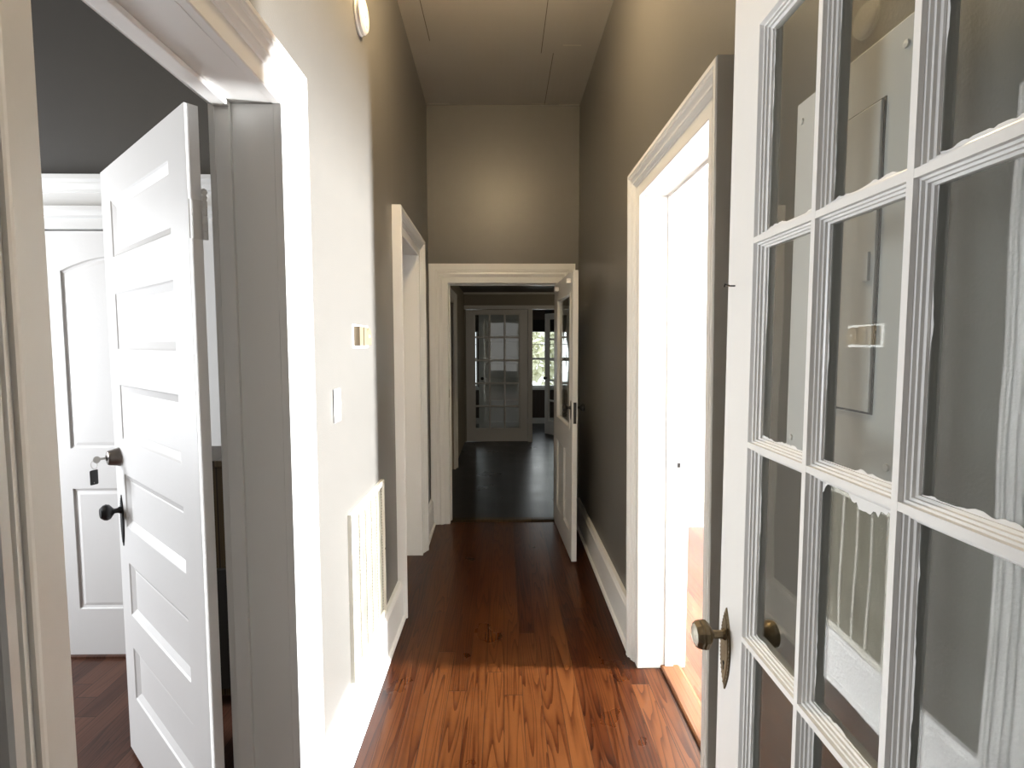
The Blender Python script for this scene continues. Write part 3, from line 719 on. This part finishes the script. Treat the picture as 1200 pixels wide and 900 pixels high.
h2 = Vector((1.205, 8.74)); e2 = Vector((0.718, 9.46)); d4 = (e2 - h2).normalized()
fd2, ff2 = french_door('french_door', (h2.x, h2.y, 0), math.atan2(d4.y, d4.x), -1, (e2 - h2).length, 2.085, 0.04, (0.10, (e2 - h2).length - 0.095, 0.24, 2.0), 3, 5, TRIM2,
                       'ajar white french door at the far end, swung open before the bright window')
MB().box((e2 - h2).length - 0.16, (e2 - h2).length - 0.04, -0.03, 0.03, 2.085, 2.17).build('door_closer', BLACK, fd2, 0.004)
knob(fd2, ff2, (e2 - h2).length - 0.05, 0.98, BLACK, 0.026, 0.06)
# five-panel door standing behind the closed french door
bp_ = empty('panel_door', (-0.42, 9.36, 0), 0); f5 = L(1)
tag(bp_, 'five-panel door seen through the panes of the closed french door', 'door')
hs = [(0.11, 0.72, z, z + 0.27) for z in (0.22, 0.595, 0.97, 1.345, 1.72)]
b = MB(); slab_frame(b, f5, 0.83, 2.06, 0.035, hs, 0.012); b.build('frame', TRIM2, bp_, 0.002)
for h in hs: panel_mesh(f5, h, 0.035).build('panel', TRIM2, bp_)
knob(bp_, f5, 0.06, 0.98, BLACK, 0.028, 0.06)
# porch back wall: boarded below, windows above
pw = [(-1.35, -0.50), (0.52, 1.42)]; z0, z1 = 0.72, 1.84
b = MB(); b.box(-2.4, pw[0][0], PY1, PY1 + 0.1, 0, FH).box(pw[0][1], pw[1][0], PY1, PY1 + 0.1, 0, FH).box(pw[1][1], 2.4, PY1, PY1 + 0.1, 0, FH)
for a0, a1 in pw: b.box(a0, a1, PY1, PY1 + 0.1, 0, z0).box(a0, a1, PY1, PY1 + 0.1, z1, FH)
struct(b.build('wall_porch_back', BROWNPANEL))
bb = MB()
for i in range(60): bb.box(-2.4 + i * 0.08, -2.4 + i * 0.08 + 0.066, PY1 - 0.012, PY1, 0.12, z0 - 0.05)
struct(bb.build('trim_13', BROWNPANEL, bevel=0.003))
struct(MB().box(-2.4, 2.4, PY1 - 0.02, PY1, 0, 0.11).build('baseboard_porch', TRIM2))
struct(MB().box(-2.5, -2.4, FY0, PY1, 0, FH).build('wall_porch_left', FARWALL))
for n, (a0, a1) in enumerate(pw):
    r = (a0, a1, z0, z1); k = 0.035; b = MB()
    b.ring(r, [(0, 0.0), (k, 0.0), (k, 0.06), (0, 0.06), (0, 0)], lambda a, t, z: (a, PY1 + 0.02 + t, z))
    zm = (z0 + z1) / 2
    b.box(a0 + k, a1 - k, PY1 + 0.03, PY1 + 0.06, zm - 0.02, zm + 0.02)
    for i in (1, 2): b.box(a0 + (a1 - a0) * i / 3 - 0.007, a0 + (a1 - a0) * i / 3 + 0.007, PY1 + 0.035, PY1 + 0.055, zm, z1 - k)
    b.box(a0 + k, a1 - k, PY1 + 0.035, PY1 + 0.055, (zm + z1) / 2 - 0.007, (zm + z1) / 2 + 0.007)
    w = struct(b.build('window_%d' % (n + 3), TRIM))
    MB().box(a0 - 0.06, a1 + 0.06, PY1 - 0.05, PY1 + 0.03, z0 - 0.05, z0).build('sill', TRIM, w)
    MB().box(a0 - 0.03, a1 + 0.03, PY1 - 0.05, PY1 - 0.005, z1 - 0.03, z1 + 0.20).build('blind', DARK, w)
# outdoors beyond the porch
struct(MB().box(-14, 14, PY1 + 0.2, 30, -0.7, -0.6).build('ground_outside', LAWN))
rng = random.Random(3)
def bush(name, loc, rad, n, label):
    root = empty(name, loc); tag(root, label, 'tree')
    MB().tube([(0, 0, 0), (0.05, 0, 0.7), (0.0, 0.05, 1.6)], 0.11, 10).build('trunk', BARK, root)
    b = MB()
    for i in range(n):
        while True:
            p = Vector((rng.uniform(-1, 1), rng.uniform(-1, 1), rng.uniform(-1, 1)))
            if p.length < 1: break
        c = Vector((p.x * rad[0], p.y * rad[1], 2.1 + p.z * rad[2]))
        u = Vector((rng.uniform(-1, 1), rng.uniform(-1, 1), rng.uniform(-1, 1))).normalized(); w = u.orthogonal().normalized(); s = rng.uniform(0.12, 0.26)
        b.poly([tuple(c - u * s), tuple(c + w * s * .4), tuple(c + u * s), tuple(c - w * s * .4)], [(0, 1, 2, 3)])
    b.build('foliage', LEAF, root)
bush('garden_tree', (1.9, 16.5, -0.6), (2.6, 1.2, 1.2), 1500, 'pale green tree outside, seen through the far bright window')

# ---------------------------------------------------------------- foyer behind the camera (closes the building)
struct(MB().box(-1.9, 1.9, -2.6, YF0, -0.08, -0.002).build('floor_foyer', PINE))
struct(MB().box(-1.9, 1.9, -2.6, YF0, HC, HC + 0.1).build('ceiling_foyer', CEIL))
b = MB(); b.box(-2.0, -1.9, -2.6, YF0, 0, HC).box(1.9, 2.0, -2.6, YF0, 0, HC).box(-2.0, 2.0, -2.7, -2.6, 0, HC)
b.box(-2.0, XL - 0.1, YF0, YF0 + 0.1, 0, HC).box(XR + 0.1, 2.0, YF0, YF0 + 0.1, 0, HC)
struct(b.build('wall_foyer', WALL))

# ---------------------------------------------------------------- light
def area(name, loc, rot, sx, sy, power, col=(1, 1, 1), spread=180):
    l = bpy.data.lights.new(name, 'AREA'); l.shape = 'RECTANGLE'; l.size = sx; l.size_y = sy; l.energy = power; l.color = col; l.spread = math.radians(spread)
    o = bpy.data.objects.new(name, l); COL.objects.link(o); o.location = loc; o.rotation_euler = rot; return o
def point(name, loc, power, col, r):
    l = bpy.data.lights.new(name, 'POINT'); l.energy = power; l.color = col; l.shadow_soft_size = r
    o = bpy.data.objects.new(name, l); COL.objects.link(o); o.location = loc; return o
# area lights shine along local -z
area('daylight_right_room', (RX1 + 0.17, (RW[0] + RW[1]) / 2, (RW[2] + RW[3]) / 2), (0, PI / 2, 0), RW[3] - RW[2], RW[1] - RW[0], 2150, (0.965, 0.985, 1.0))
area('daylight_left_room', (LX0 - 0.17, (WY[0] + WY[1]) / 2, (WY[2] + WY[3]) / 2), (0, -PI / 2, 0), WY[3] - WY[2], WY[1] - WY[0], 122, (0.93, 0.96, 1.0))
point('ceiling_lamp_left_room', (-2.3, 0.9, 3.0), 16, (1.0, 0.80, 0.52), 0.15)
point('ceiling_lamp_hall', (-0.05, 2.25, 3.32), 82, (1.0, 0.76, 0.45), 0.08)
area('foyer_fill', (0, -2.55, 1.7), (PI / 2, 0, 0), 1.8, 2.2, 25, (1.0, 0.98, 0.95))  # added soft fill panel behind the camera, the foyer has no window
point('far_room_fill', (1.3, 6.6, 2.15), 10, (1.0, 0.82, 0.55), 0.08)  # added warm fill out of view, brightens the far room without a fixture
area('daylight_porch', (0.3, PY1 + 0.6, 1.4), (-PI / 2, 0, 0), 3.0, 1.2, 30, (0.92, 0.97, 1.0))

w = bpy.data.worlds.new('sky'); SC.world = w; w.use_nodes = True
bg = w.node_tree.nodes['Background']; bg.inputs[0].default_value = (0.90, 0.97, 1.0, 1); bg.inputs[1].default_value = 2.2

# ---------------------------------------------------------------- camera
F_PX, YAW, PIT, ROLL = 640.0, 0.0158, 0.0712, -0.0013
cam = bpy.data.cameras.new('camera'); co = bpy.data.objects.new('camera', cam); COL.objects.link(co)
cam.sensor_fit = 'HORIZONTAL'; cam.sensor_width = 36; cam.lens = F_PX / 1200 * 36; cam.clip_start = 0.02
cy, sy, cp, sp_ = math.cos(YAW), math.sin(YAW), math.cos(PIT), math.sin(PIT)
Fv = Vector((sy * cp, cy * cp, -sp_)); R0 = Vector((cy, -sy, 0)); U0 = R0.cross(Fv)
c, s = math.cos(ROLL), math.sin(ROLL); Rv = R0 * c + U0 * s; Uv = -R0 * s + U0 * c
M = Matrix((Rv, Uv, -Fv)).transposed().to_4x4(); M.translation = (0, 0, 1.55)
co.matrix_world = M
SC.camera = co
SC.view_settings.view_transform = 'Standard'; SC.view_settings.look = 'None'
SC.view_settings.exposure = 0.0; SC.view_settings.gamma = 1.0; SC.view_settings.use_curve_mapping = False
